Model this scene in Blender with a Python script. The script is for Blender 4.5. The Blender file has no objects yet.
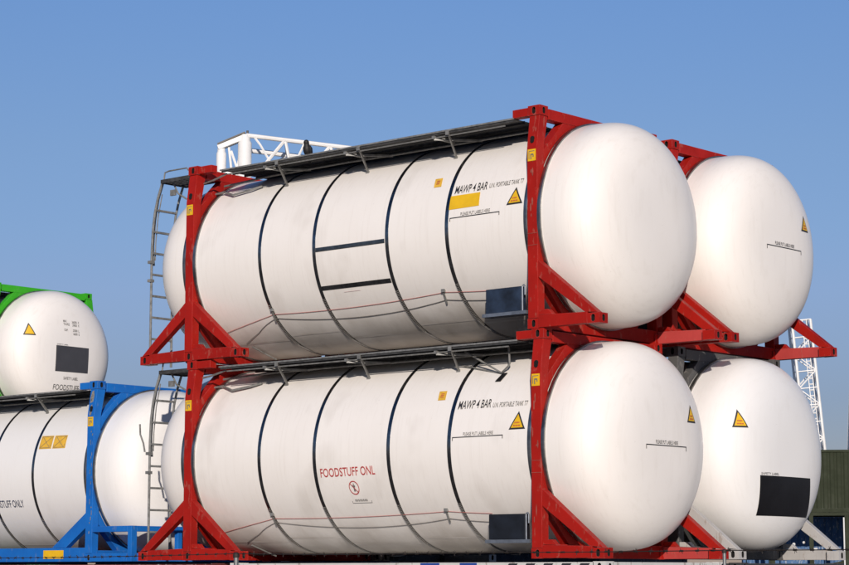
import bpy, bmesh, math, random
from mathutils import Vector, Matrix
random.seed(7)
PI = math.pi
scene = bpy.context.scene
C = scene.collection

# ------------------------------------------------------------------ camera
CAM = Vector((21.4564, -19.6385, -0.1683))
YAW, PIT = 0.7180138, 0.1340391
fwd = Vector((-math.sin(YAW)*math.cos(PIT), math.cos(YAW)*math.cos(PIT), math.sin(PIT)))
cd = bpy.data.cameras.new('camera')
cd.sensor_width = 36.0
cd.lens = 91.368
cd.clip_start = 0.1
cd.clip_end = 6000
cam = bpy.data.objects.new('camera', cd)
C.objects.link(cam)
cam.location = CAM
cam.rotation_euler = fwd.to_track_quat('-Z', 'Y').to_euler()
scene.camera = cam

# ------------------------------------------------------------------ light
SUN = Vector((0.632, -0.734, 0.253)).normalized()      # towards the sun
elev = math.asin(SUN.z)
world = bpy.data.worlds.new('World')
scene.world = world
world.use_nodes = True
wn = world.node_tree
for n in list(wn.nodes): wn.nodes.remove(n)
sky = wn.nodes.new('ShaderNodeTexSky')
sky.sky_type = 'NISHITA'
sky.sun_disc = False
sky.sun_elevation = elev
sky.sun_rotation = math.atan2(SUN.x, SUN.y)
sky.altitude = 0
sky.air_density = 1.0
sky.dust_density = 0.0
sky.ozone_density = 6.0
bg = wn.nodes.new('ShaderNodeBackground')
bg.inputs['Strength'].default_value = 0.15
wo = wn.nodes.new('ShaderNodeOutputWorld')
# a thin brownish band of haze low over the horizon, by the height of the view direction
stc = wn.nodes.new('ShaderNodeTexCoord')
sxyz = wn.nodes.new('ShaderNodeSeparateXYZ')
wn.links.new(stc.outputs['Generated'], sxyz.inputs[0])
hz = wn.nodes.new('ShaderNodeValToRGB')
HZ = [(0.0, (0.42, 0.29, 0.29)), (0.080, (0.593, 0.407, 0.414)), (0.129, (0.82, 0.545, 0.53)), (0.155, (0.86, 0.60, 0.565)),
      (0.194, (0.93, 0.655, 0.60)), (0.26, (0.94, 0.715, 0.685)), (0.55, (0.58, 0.56, 0.58)), (1.0, (0.45, 0.45, 0.48))]
while len(hz.color_ramp.elements) < len(HZ): hz.color_ramp.elements.new(0.5)
for e, (p, c) in zip(hz.color_ramp.elements, HZ):
    e.position = p; e.color = c+(1,)
wn.links.new(sxyz.outputs[2], hz.inputs[0])
mul = wn.nodes.new('ShaderNodeMix'); mul.data_type = 'RGBA'; mul.blend_type = 'MULTIPLY'; mul.inputs[0].default_value = 1.0
wn.links.new(sky.outputs[0], mul.inputs[6]); wn.links.new(hz.outputs[0], mul.inputs[7])
wn.links.new(mul.outputs[2], bg.inputs[0])
wn.links.new(bg.outputs[0], wo.inputs[0])
sl = bpy.data.lights.new('sun', 'SUN')
sl.energy = 4.0
sl.angle = math.radians(0.5)
sl.color = (1.0, 0.895, 0.79)
so = bpy.data.objects.new('sun', sl)
C.objects.link(so)
so.location = (30, -30, 30)
so.rotation_euler = (-SUN).to_track_quat('-Z', 'Y').to_euler()
scene.view_settings.view_transform = 'Standard'
scene.view_settings.look = 'None'
scene.view_settings.exposure = 0.03
scene.view_settings.gamma = 1
scene.view_settings.use_curve_mapping = False

# ------------------------------------------------------------------ materials
def new_mat(name):
    m = bpy.data.materials.new(name)
    m.use_nodes = True
    nt = m.node_tree
    b = nt.nodes['Principled BSDF']
    return m, nt, b

def noise(nt, scale, detail=4, rough=0.6, vec=None, mscale=None):
    tc = nt.nodes.new('ShaderNodeTexCoord')
    n = nt.nodes.new('ShaderNodeTexNoise')
    n.inputs['Scale'].default_value = scale
    n.inputs['Detail'].default_value = detail
    n.inputs['Roughness'].default_value = rough
    # every object gets its own patch of the pattern
    oi = nt.nodes.new('ShaderNodeObjectInfo')
    ofs = nt.nodes.new('ShaderNodeVectorMath'); ofs.operation = 'SCALE'
    ofs.inputs[0].default_value = (31.0, 17.0, 23.0)
    nt.links.new(oi.outputs['Random'], ofs.inputs['Scale'])
    ad = nt.nodes.new('ShaderNodeVectorMath'); ad.operation = 'ADD'
    nt.links.new(tc.outputs['Object'], ad.inputs[0]); nt.links.new(ofs.outputs[0], ad.inputs[1])
    if mscale:
        mp = nt.nodes.new('ShaderNodeMapping')
        mp.inputs['Scale'].default_value = mscale
        nt.links.new(ad.outputs[0], mp.inputs['Vector'])
        nt.links.new(mp.outputs[0], n.inputs['Vector'])
    else:
        nt.links.new(ad.outputs[0], n.inputs['Vector'])
    return n

def ramp(nt, src, p0, p1, c0=(0,0,0,1), c1=(1,1,1,1)):
    r = nt.nodes.new('ShaderNodeValToRGB')
    r.color_ramp.elements[0].position = p0
    r.color_ramp.elements[1].position = p1
    r.color_ramp.elements[0].color = c0
    r.color_ramp.elements[1].color = c1
    nt.links.new(src, r.inputs[0])
    return r

def mixc(nt, fac, a, b):
    m = nt.nodes.new('ShaderNodeMix')
    m.data_type = 'RGBA'
    if isinstance(fac, float): m.inputs[0].default_value = fac
    else: nt.links.new(fac, m.inputs[0])
    for i, v in ((6, a), (7, b)):
        if isinstance(v, tuple): m.inputs[i].default_value = v
        else: nt.links.new(v, m.inputs[i])
    return m.outputs[2]

def tank_paint(name, base, dirt, amount=1.0):
    m, nt, b = new_mat(name)
    # vertical run marks
    st = noise(nt, 3.0, 5, 0.65, mscale=(9, 2.0, 0.35))
    r1 = ramp(nt, st.outputs[0], 0.52, 0.82)
    # soft cloudy dust
    cl = noise(nt, 1.1, 5, 0.6)
    r2 = ramp(nt, cl.outputs[0], 0.40, 0.80)
    # fine specks
    sp = noise(nt, 26, 3, 0.5)
    r3 = ramp(nt, sp.outputs[0], 0.70, 0.80)
    a = nt.nodes.new('ShaderNodeMath'); a.operation = 'MULTIPLY'; a.inputs[1].default_value = 0.20*amount
    nt.links.new(r1.outputs[0], a.inputs[0])
    c1 = mixc(nt, a.outputs[0], base, dirt)
    a2 = nt.nodes.new('ShaderNodeMath'); a2.operation = 'MULTIPLY'; a2.inputs[1].default_value = 0.09*amount
    nt.links.new(r2.outputs[0], a2.inputs[0])
    c2 = mixc(nt, a2.outputs[0], c1, dirt)
    a3 = nt.nodes.new('ShaderNodeMath'); a3.operation = 'MULTIPLY'; a3.inputs[1].default_value = 0.16*amount
    nt.links.new(r3.outputs[0], a3.inputs[0])
    c3 = mixc(nt, a3.outputs[0], c2, (0.25, 0.2, 0.15, 1))
    # brown road dirt splashed over the belly, broken up by noise
    tc = nt.nodes.new('ShaderNodeTexCoord'); sx = nt.nodes.new('ShaderNodeSeparateXYZ')
    nt.links.new(tc.outputs['Object'], sx.inputs[0])
    mr = nt.nodes.new('ShaderNodeMapRange')
    mr.inputs['From Min'].default_value = 0.55; mr.inputs['From Max'].default_value = 0.06
    mr.inputs['To Min'].default_value = 0.0; mr.inputs['To Max'].default_value = 0.55
    nt.links.new(sx.outputs[2], mr.inputs['Value'])
    dn = noise(nt, 1.1, 3, 0.55, mscale=(1.2, 1.0, 0.8))
    ad = nt.nodes.new('ShaderNodeMath'); ad.operation = 'ADD'
    nt.links.new(mr.outputs[0], ad.inputs[0]); nt.links.new(dn.outputs[0], ad.inputs[1])
    dr = ramp(nt, ad.outputs[0], 0.58, 1.15)
    md = nt.nodes.new('ShaderNodeMath'); md.operation = 'MULTIPLY'; md.inputs[1].default_value = 0.50*amount
    xr = nt.nodes.new('ShaderNodeMapRange')      # the dished ends stayed cleaner than the barrel
    xr.inputs['From Min'].default_value = 6.05; xr.inputs['From Max'].default_value = 6.45
    xr.inputs['To Min'].default_value = 1.0; xr.inputs['To Max'].default_value = 0.18
    nt.links.new(sx.outputs[0], xr.inputs['Value'])
    mx = nt.nodes.new('ShaderNodeMath'); mx.operation = 'MULTIPLY'
    nt.links.new(dr.outputs[0], mx.inputs[0]); nt.links.new(xr.outputs[0], mx.inputs[1])
    nt.links.new(mx.outputs[0], md.inputs[0])
    c4 = mixc(nt, md.outputs[0], c3, (0.24, 0.18, 0.12, 1))
    nt.links.new(c4, b.inputs['Base Color'])
    rr = ramp(nt, cl.outputs[0], 0.3, 0.8, (0.40,)*3+(1,), (0.58,)*3+(1,))
    nt.links.new(rr.outputs[0], b.inputs['Roughness'])
    b.inputs['Specular IOR Level'].default_value = 0.35
    b.inputs['Coat Weight'].default_value = 0.35
    b.inputs['Coat Roughness'].default_value = 0.16
    # faint sheet unevenness of the cladding
    wv = noise(nt, 1.6, 2, 0.4, mscale=(1.0, 1, 1.4))
    bp = nt.nodes.new('ShaderNodeBump'); bp.inputs['Strength'].default_value = 0.12
    bp.inputs['Distance'].default_value = 0.03
    nt.links.new(wv.outputs[0], bp.inputs['Height'])
    nt.links.new(bp.outputs[0], b.inputs['Normal'])
    return m

def frame_paint(name, col, col2, chip=(0.22, 0.16, 0.13, 1), chips=0.5, rough=0.45):
    m, nt, b = new_mat(name)
    n1 = noise(nt, 2.2, 4, 0.6)
    r1 = ramp(nt, n1.outputs[0], 0.35, 0.7)
    c1 = mixc(nt, r1.outputs[0], col, col2)
    n2 = noise(nt, 9, 6, 0.7, mscale=(1.4, 1.4, 0.5))
    r2 = ramp(nt, n2.outputs[0], 0.62-0.07*chips, 0.66-0.07*chips)
    a = nt.nodes.new('ShaderNodeMath'); a.operation = 'MULTIPLY'; a.inputs[1].default_value = chips
    nt.links.new(r2.outputs[0], a.inputs[0])
    c2 = mixc(nt, a.outputs[0], c1, chip)
    # vertical rusty runs
    n3 = noise(nt, 6, 5, 0.6, mscale=(6, 6, 0.35))
    r3 = ramp(nt, n3.outputs[0], 0.60, 0.78)
    a3 = nt.nodes.new('ShaderNodeMath'); a3.operation = 'MULTIPLY'; a3.inputs[1].default_value = 0.35*chips+0.1
    nt.links.new(r3.outputs[0], a3.inputs[0])
    c3 = mixc(nt, a3.outputs[0], c2, tuple(x*0.45 for x in col[:3])+(1,))
    # rubbed pale edges
    bv = nt.nodes.new('ShaderNodeBevel'); bv.samples = 4; bv.inputs['Radius'].default_value = 0.012
    geo = nt.nodes.new('ShaderNodeNewGeometry')
    dp = nt.nodes.new('ShaderNodeVectorMath'); dp.operation = 'DOT_PRODUCT'
    nt.links.new(bv.outputs[0], dp.inputs[0]); nt.links.new(geo.outputs['True Normal'], dp.inputs[1])
    er = ramp(nt, dp.outputs['Value'], 0.80, 0.97, (1, 1, 1, 1), (0, 0, 0, 1))
    n4 = noise(nt, 7, 5, 0.7); r4 = ramp(nt, n4.outputs[0], 0.42, 0.58)
    em = nt.nodes.new('ShaderNodeMath'); em.operation = 'MULTIPLY'
    nt.links.new(er.outputs[0], em.inputs[0]); nt.links.new(r4.outputs[0], em.inputs[1])
    em2 = nt.nodes.new('ShaderNodeMath'); em2.operation = 'MULTIPLY'; em2.inputs[1].default_value = 0.40
    nt.links.new(em.outputs[0], em2.inputs[0])
    c5 = mixc(nt, em2.outputs[0], c3, tuple(min(1, x*0.7+0.22) for x in col[:3])+(1,))
    nt.links.new(c5, b.inputs['Base Color'])
    b.inputs['Specular IOR Level'].default_value = 0.16
    rr = ramp(nt, n1.outputs[0], 0.3, 0.7, (rough-.08,)*3+(1,), (rough+.15,)*3+(1,))
    nt.links.new(rr.outputs[0], b.inputs['Roughness'])
    bp = nt.nodes.new('ShaderNodeBump'); bp.inputs['Strength'].default_value = 0.25
    bp.inputs['Distance'].default_value = 0.006
    nt.links.new(n2.outputs[0], bp.inputs['Height'])
    nt.links.new(bp.outputs[0], b.inputs['Normal'])
    return m

def flat(name, col, rough=0.5, metal=0.0, var=0.25, scale=6):
    m, nt, b = new_mat(name)
    n = noise(nt, scale, 4, 0.6)
    r = ramp(nt, n.outputs[0], 0.3, 0.75, tuple(c*(1-var) for c in col)+(1,), tuple(min(1, c*(1+var*0.5)) for c in col)+(1,))
    nt.links.new(r.outputs[0], b.inputs['Base Color'])
    b.inputs['Roughness'].default_value = rough
    b.inputs['Metallic'].default_value = metal
    return m

M = {}
M['white'] = tank_paint('tank_white', (0.86, 0.825, 0.785, 1), (0.50, 0.44, 0.37, 1))
M['white_cool'] = tank_paint('tank_white_cool', (0.82, 0.812, 0.80, 1), (0.52, 0.48, 0.43, 1), 0.8)
M['red'] = frame_paint('red_frame_paint', (0.37, 0.013, 0.008, 1), (0.27, 0.009, 0.006, 1), (0.36, 0.12, 0.09, 1), 0.42)
M['red_pale'] = frame_paint('pale_red_paint', (0.47, 0.06, 0.055, 1), (0.38, 0.045, 0.042, 1), (0.32, 0.16, 0.12, 1), 0.3, 0.6)  # paler, pinker red for the lower beams of the far-side feet
M['blue'] = frame_paint('blue_frame_paint', (0.012, 0.15, 0.52, 1), (0.01, 0.11, 0.42, 1), (0.24, 0.27, 0.30, 1), 0.25)
M['green'] = frame_paint('green_frame_paint', (0.045, 0.42, 0.02, 1), (0.04, 0.34, 0.02, 1), (0.2, 0.25, 0.15, 1), 0.2)
M['grey_shaded'] = frame_paint('shaded_grey_frame_paint', (0.10, 0.10, 0.10, 1), (0.08, 0.08, 0.08, 1), (0.3, 0.28, 0.26, 1), 0.5)  # shade on the grey end frames put into the colour; feet keep lighter grey
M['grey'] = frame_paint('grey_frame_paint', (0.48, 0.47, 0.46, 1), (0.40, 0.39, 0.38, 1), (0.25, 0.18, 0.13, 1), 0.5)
M['band'] = flat('steel_band', (0.29, 0.29, 0.29), 0.20, 1.0, 0.45, 14)
M['chrome'] = flat('bright_steel', (0.62, 0.62, 0.62), 0.14, 1.0, 0.2, 14)
M['spring'] = flat('dull_spring', (0.34, 0.32, 0.29), 0.7, 0.1, 0.4, 20)
M['ring'] = flat('stainless_ring', (0.42, 0.41, 0.39), 0.40, 1.0, 0.6, 5)
M['scrape_red'] = flat('scraped_red_paint', (0.34, 0.075, 0.055), 0.8, 0, 0.5, 18)
M['scrape'] = flat('scraped_primer', (0.26, 0.25, 0.23), 0.8, 0, 0.7, 22)
M['galv'] = flat('galvanised_steel', (0.27, 0.27, 0.26), 0.55, 0.35, 0.45, 16)
M['deck'] = flat('deck_grating', (0.09, 0.09, 0.09), 0.6, 0.5, 0.5, 12)
M['hole'] = flat('casting_hole', (0.004, 0.0035, 0.0035), 1.0, 0, 0.1)
M['black'] = flat('black_vinyl', (0.010, 0.010, 0.012), 0.28, 0, 0.3, 3)
M['darkgrey'] = flat('dark_grey_vinyl', (0.055, 0.055, 0.062), 0.5, 0, 0.15, 3)
M['ink'] = flat('black_lettering', (0.03, 0.03, 0.035), 0.5, 0, 0.3, 30)
M['ink_fade'] = flat('faded_lettering', (0.16, 0.155, 0.15), 0.6, 0, 0.3, 30)
M['blueink'] = flat('dark_blue_lettering', (0.02, 0.035, 0.09), 0.5, 0, 0.3, 30)
M['redink'] = flat('red_lettering', (0.50, 0.06, 0.06), 0.5, 0, 0.3, 30)
M['pinkink'] = flat('faded_red_mark', (0.74, 0.56, 0.55), 0.6, 0, 0.2, 30)
M['yellow'] = flat('yellow_sticker', (0.80, 0.48, 0.012), 0.45, 0, 0.12, 8)
M['orange'] = flat('orange_sticker', (0.78, 0.46, 0.05), 0.5, 0, 0.2, 12)
M['placard'] = flat('navy_placard', (0.018, 0.032, 0.062), 0.55, 0, 0.7, 5)
M['placard_dark'] = flat('blackish_placard', (0.008, 0.011, 0.018), 0.55, 0, 0.7, 5)
M['shelf'] = flat('placard_holder', (0.22, 0.25, 0.30), 0.4, 0.5, 0.4, 9)
M['rope_red'] = flat('red_rope', (0.50, 0.14, 0.12), 0.8, 0, 0.2, 20)
M['rope_grey'] = flat('grey_rope', (0.16, 0.145, 0.13), 0.8, 0, 0.2, 20)
M['crane'] = flat('white_crane_paint', (0.80, 0.80, 0.79), 0.45, 0, 0.12, 1.2)
M['crane_dark'] = flat('dark_steel_plate', (0.12, 0.11, 0.10), 0.6, 0.2, 0.3, 2)
M['feather'] = flat('black_feather', (0.012, 0.011, 0.012), 0.6, 0, 0.4, 40)
M['beak'] = flat('dark_beak', (0.03, 0.028, 0.026), 0.35, 0, 0.2, 40)
M['olive'] = frame_paint('olive_paint', (0.034, 0.041, 0.024, 1), (0.027, 0.033, 0.019, 1), (0.03, 0.03, 0.02, 1), 0.5, 0.7)
M['base_white'] = frame_paint('white_box_paint', (0.62, 0.62, 0.60, 1), (0.52, 0.52, 0.50, 1), (0.2, 0.15, 0.12, 1), 0.6, 0.6)
M['base_red'] = frame_paint('maroon_box_paint', (0.16, 0.035, 0.03, 1), (0.12, 0.03, 0.025, 1), (0.4, 0.38, 0.36, 1), 0.7, 0.6)
M['base_green'] = frame_paint('dark_green_box_paint', (0.02, 0.12, 0.05, 1), (0.02, 0.09, 0.04, 1), (0.2, 0.2, 0.18, 1), 0.5, 0.6)
M['base_dark'] = frame_paint('charcoal_box_paint', (0.05, 0.052, 0.058, 1), (0.04, 0.04, 0.045, 1), (0.2, 0.2, 0.2, 1), 0.4, 0.7)
M['blue_old'] = frame_paint('old_blue_paint', (0.07, 0.15, 0.30, 1), (0.045, 0.10, 0.22, 1), (0.35, 0.38, 0.42, 1), 0.8, 0.6)
M['fence'] = flat('fence_steel', (0.26, 0.27, 0.27), 0.5, 0.6, 0.3, 30)
M['wire'] = flat('rusty_wire', (0.035, 0.028, 0.024), 0.7, 0.3, 0.3, 30)
M['label_blue'] = flat('blue_label', (0.02, 0.06, 0.30), 0.5, 0, 0.2, 10)

# ------------------------------------------------------------------ mesh helpers
def link(name, bm, mat, parent=None, smooth=False, bevel=0.0):
    me = bpy.data.meshes.new(name)
    bmesh.ops.recalc_face_normals(bm, faces=bm.faces)
    bm.to_mesh(me); bm.free()
    for m in (mat if isinstance(mat, (list, tuple)) else [mat]): me.materials.append(m)
    o = bpy.data.objects.new(name, me)
    C.objects.link(o)
    if smooth:
        me.polygons.foreach_set('use_smooth', [True]*len(me.polygons))
        if smooth != 'all': me.set_sharp_from_angle(angle=math.radians(40))
    if parent is not None: o.parent = parent
    if bevel:
        b = o.modifiers.new('bevel', 'BEVEL'); b.width = bevel; b.segments = 2
        b.limit_method = 'ANGLE'; b.angle_limit = math.radians(35)
    return o

def box(bm, x0, x1, y0, y1, z0, z1, mi=0):
    vs = [bm.verts.new(p) for p in ((x0,y0,z0),(x1,y0,z0),(x1,y1,z0),(x0,y1,z0),(x0,y0,z1),(x1,y0,z1),(x1,y1,z1),(x0,y1,z1))]
    for f in ((0,3,2,1),(4,5,6,7),(0,1,5,4),(1,2,6,5),(2,3,7,6),(3,0,4,7)):
        fc = bm.faces.new([vs[i] for i in f]); fc.material_index = mi

def prism(bm, pts, axis, a, b, mi=0):
    """extrude polygon pts (2-D) along axis from a to b; axis 0: pts are (y,z); axis 1: pts are (x,z)"""
    def P(p, t): return (t, p[0], p[1]) if axis == 0 else ((p[0], t, p[1]) if axis == 1 else (p[0], p[1], t))
    v0 = [bm.verts.new(P(p, a)) for p in pts]; v1 = [bm.verts.new(P(p, b)) for p in pts]
    n = len(pts)
    fs = [bm.faces.new(v0), bm.faces.new(v1[::-1])]
    for i in range(n): fs.append(bm.faces.new((v0[i], v0[(i+1)%n], v1[(i+1)%n], v1[i])))
    for f in fs: f.material_index = mi

def strip(bm, rows, a, b):
    """rows of (y, zlo, zhi) in the YZ plane, extruded x from a to b"""
    V = [[bm.verts.new((x, y, z)) for x in (a, b) for z in (lo, hi)] for (y, lo, hi) in rows]
    for p, q in zip(V, V[1:]):
        for i, j in ((0,1),(1,3),(3,2),(2,0)): bm.faces.new((p[i], p[j], q[j], q[i]))
    for e in (V[0], V[-1]): bm.faces.new((e[0], e[1], e[3], e[2]))

def tube(bm, pts, r, n=8, closed=False, mi=0):
    pts = [Vector(p) for p in pts]
    rings = []
    up = Vector((0, 0, 1))
    prev = None
    for i, p in enumerate(pts):
        if i == 0: d = pts[1]-p
        elif i == len(pts)-1: d = p-pts[i-1]
        else: d = (pts[i+1]-p).normalized()+(p-pts[i-1]).normalized()
        if d.length < 1e-9: d = up.copy()
        d.normalize()
        if prev is None:
            a = d.cross(up) if abs(d.dot(up)) < 0.95 else d.cross(Vector((1, 0, 0)))
        else:
            a = prev - d*prev.dot(d)
        a.normalize(); prev = a
        b = d.cross(a)
        rr = r[i] if isinstance(r, (list, tuple)) else r
        rings.append([bm.verts.new(p+(a*math.cos(2*PI*k/n)+b*math.sin(2*PI*k/n))*rr) for k in range(n)])
    for p, q in zip(rings, rings[1:]):
        for k in range(n):
            f = bm.faces.new((p[k], p[(k+1)%n], q[(k+1)%n], q[k])); f.material_index = mi
    bm.faces.new(rings[0]).material_index = mi; bm.faces.new(rings[-1][::-1]).material_index = mi

def bar(bm, p0, p1, w, h, mi=0):
    """rectangular bar, w sideways, h in the upright direction"""
    p0, p1 = Vector(p0), Vector(p1)
    d = (p1-p0).normalized()
    up = Vector((0, 0, 1)) if abs(d.z) < 0.95 else Vector((1, 0, 0))
    s = d.cross(up).normalized(); u = s.cross(d).normalized()
    vs = []
    for p in (p0, p1):
        for a, b in ((-1,-1),(1,-1),(1,1),(-1,1)): vs.append(bm.verts.new(p+s*a*w/2+u*b*h/2))
    for f in ((0,1,2,3),(7,6,5,4),(0,4,5,1),(1,5,6,2),(2,6,7,3),(3,7,4,0)):
        bm.faces.new([vs[i] for i in f]).material_index = mi

def holed_face(bm, c, u, v, w, h, hw, hh, depth=0.05, round_=True):
    """rectangle w x h centred c with a sunk slot hw x hh; u x v points outward"""
    c, u, v = Vector(c), Vector(u), Vector(v)
    n = u.cross(v)
    N = 24
    inner, outer = [], []
    for k in range(N):
        a = 2*PI*(k+0.5)/N
        x, y = math.cos(a), math.sin(a)
        m = max(abs(x), abs(y))
        ox, oy = x/m*w/2, y/m*h/2
        # stadium
        if hh >= hw:
            r = hw/2; cy = (hh/2-r)*(1 if y > 0 else -1); ix, iy = x*r, y*r+cy
        else:
            r = hh/2; cx = (hw/2-r)*(1 if x > 0 else -1); ix, iy = x*r+cx, y*r
        inner.append((ix, iy)); outer.append((ox, oy))
    # make sure the corners exist in the outer loop
    for sx in (-1, 1):
        for sy in (-1, 1):
            k = min(range(N), key=lambda i: (outer[i][0]-sx*w/2)**2+(outer[i][1]-sy*h/2)**2)
            outer[k] = (sx*w/2, sy*h/2)
    O = [bm.verts.new(c+u*x+v*y) for x, y in outer]
    I = [bm.verts.new(c+u*x+v*y) for x, y in inner]
    D = [bm.verts.new(c+u*x+v*y-n*depth) for x, y in inner]
    for k in range(N):
        j = (k+1) % N
        bm.faces.new((O[k], O[j], I[j], I[k]))
        bm.faces.new((I[k], I[j], D[j], D[k])).material_index = 1
    bm.faces.new(D).material_index = 1

def empty(name, loc, label=None, cat=None, group=None, rz=0.0):
    o = bpy.data.objects.new(name, None)
    o.empty_display_size = 0.3
    C.objects.link(o)
    o.location = loc; o.rotation_euler = (0, 0, rz)
    tag(o, label, cat, group)
    return o

def tag(o, label=None, cat=None, group=None, kind=None):
    if label: o['label'] = label
    if cat: o['category'] = cat
    if group: o['group'] = group
    if kind: o['kind'] = kind
    return o

# ------------------------------------------------------------------ tank container
L, W, H = 6.058, 2.515, 2.66
YC, ZC, R = W/2-0.005, 1.335, 1.245
XS, DH, NE = 6.139, 0.785, 3.25          # start, depth and roundness of the dished heads

def head_x(r):
    r = min(r/R, 1.0)
    return XS + DH*(1-r**NE)**(1/NE)

def on_side(x, z, off=0.004):
    """surface of the cladding seen from the side: point and offset"""
    dz = z-ZC
    y = YC-math.sqrt(max(R*R-dz*dz, 0))
    n = Vector((0, y-YC, dz)).normalized()
    return Vector((x, y, z))+n*off

def on_head(y, z, off=0.005):
    """surface of the near dished head, by its y and z"""
    r = math.hypot(y-YC, z-ZC)
    e = 1e-3
    p = Vector((head_x(r), y, z))
    dxdr = (head_x(r+e)-head_x(max(r-e, 0)))/(e+min(r, e))
    rad = Vector((0, y-YC, z-ZC))
    if rad.length > 1e-6: rad.normalize()
    n = (Vector((1, 0, 0))-rad*dxdr).normalized()
    return p+n*off

def panel(bm, f, pts, nu=8, nv=8, off=0.004, mi=0):
    """four (u,v) corners a,b,c,d mapped through f; a grid"""
    a, b, c, d = pts
    G = []
    for j in range(nv+1):
        t = j/nv
        row = []
        for i in range(nu+1):
            s = i/nu
            u = (a[0]*(1-s)+b[0]*s)*(1-t)+(d[0]*(1-s)+c[0]*s)*t
            v = (a[1]*(1-s)+b[1]*s)*(1-t)+(d[1]*(1-s)+c[1]*s)*t
            row.append(bm.verts.new(f(u, v, off)))
        G.append(row)
    for j in range(nv):
        for i in range(nu):
            bm.faces.new((G[j][i], G[j][i+1], G[j+1][i+1], G[j+1][i])).material_index = mi

def tri(bm, f, p, q, r, off, mi=0, n=8):
    """triangle as a fan of rows (apex r)"""
    rows = []
    for j in range(n+1):
        t = j/n
        a = (p[0]*(1-t)+r[0]*t, p[1]*(1-t)+r[1]*t); b = (q[0]*(1-t)+r[0]*t, q[1]*(1-t)+r[1]*t)
        k = max(n-j, 0)
        rows.append([bm.verts.new(f(a[0]+(b[0]-a[0])*(i/k if k else 0), a[1]+(b[1]-a[1])*(i/k if k else 0), off)) for i in range(k+1)])
    for j in range(n):
        A, B = rows[j], rows[j+1]
        for i in range(len(B)):
            bm.faces.new((A[i], A[i+1], B[i])).material_index = mi
            if i+1 < len(B): bm.faces.new((A[i+1], B[i+1], B[i])).material_index = mi

_tc = {}
def text_tris(s):
    if s in _tc: return _tc[s]
    cu = bpy.data.curves.new('lettering_curve', 'FONT')
    cu.body = s; cu.size = 1.0; cu.resolution_u = 4; cu.offset = 0.008
    o = bpy.data.objects.new('lettering_curve', cu)
    C.objects.link(o)
    dg = bpy.context.evaluated_depsgraph_get()
    me = bpy.data.meshes.new_from_object(o.evaluated_get(dg))
    vs = [(v.co.x, v.co.y) for v in me.vertices]; fs = [tuple(p.vertices) for p in me.polygons]
    bpy.data.objects.remove(o); bpy.data.curves.remove(cu); bpy.data.meshes.remove(me)
    x0 = min(v[0] for v in vs); x1 = max(v[0] for v in vs); y0 = 0.0; y1 = 0.69
    vs = [((x-x0)/(x1-x0), (y-y0)/(y1-y0)) for x, y in vs]
    _tc[s] = (vs, fs)
    return _tc[s]

def text(bm, f, s, u0, u1, v0, v1, off=0.006, mi=0, slant=0.0, dv=0.0):
    vs, fs = text_tris(s)
    V = [bm.verts.new(f(u0+(u1-u0)*x+slant*y, v0+(v1-v0)*y+dv*x, off)) for x, y in vs]
    for t in fs:
        try: bm.faces.new([V[i] for i in t]).material_index = mi
        except ValueError: pass

def lettering(name, parent, mats, fn):
    bm = bmesh.new()
    fn(bm)
    me = bpy.data.meshes.new(name)
    bm.to_mesh(me); bm.free()
    for m in mats: me.materials.append(m)
    o = bpy.data.objects.new(name, me); C.objects.link(o); o.parent = parent
    return o

def bracket_line(bm, f, u0, u1, v, d=0.04, t=0.010, off=0.006, mi=0):
    panel(bm, f, ((u0, v-t/2), (u1, v-t/2), (u1, v+t/2), (u0, v+t/2)), 12, 1, off, mi)
    for u, s in ((u0, 1), (u1, -1)):
        panel(bm, f, ((u, v-d), (u+s*t, v-d), (u+s*t, v-t/2-0.0005), (u, v-t/2-0.0005)), 1, 2, off, mi)

def warning_triangle(parent, f, cx, z0, w, h, text_marks=True):
    def fn(bm):
        tri(bm, f, (cx-w/2, z0), (cx+w/2, z0), (cx, z0+h), 0.005, 0)
        k = 0.74; zc = z0+h*0.34
        tri(bm, f, (cx-w/2*k, zc-h*0.34*k), (cx+w/2*k, zc-h*0.34*k), (cx, zc+h*0.66*k), 0.008, 1)
        if text_marks:
            for i, (zz, ww) in enumerate(((0.36, 0.32), (0.20, 0.44))):
                n = 5 if i == 0 else 6
                for q in range(n):
                    u0 = cx-w*ww/2+w*ww*q/n
                    panel(bm, f, ((u0, z0+h*zz-h*0.04), (u0+w*ww/n*0.65, z0+h*zz-h*0.04), (u0+w*ww/n*0.65, z0+h*zz+h*0.04), (u0, z0+h*zz+h*0.04)), 1, 1, 0.0105, 2)
    return lettering('warning_sign', parent, [M['ink'], M['yellow'], M['redink']], fn)

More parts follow.
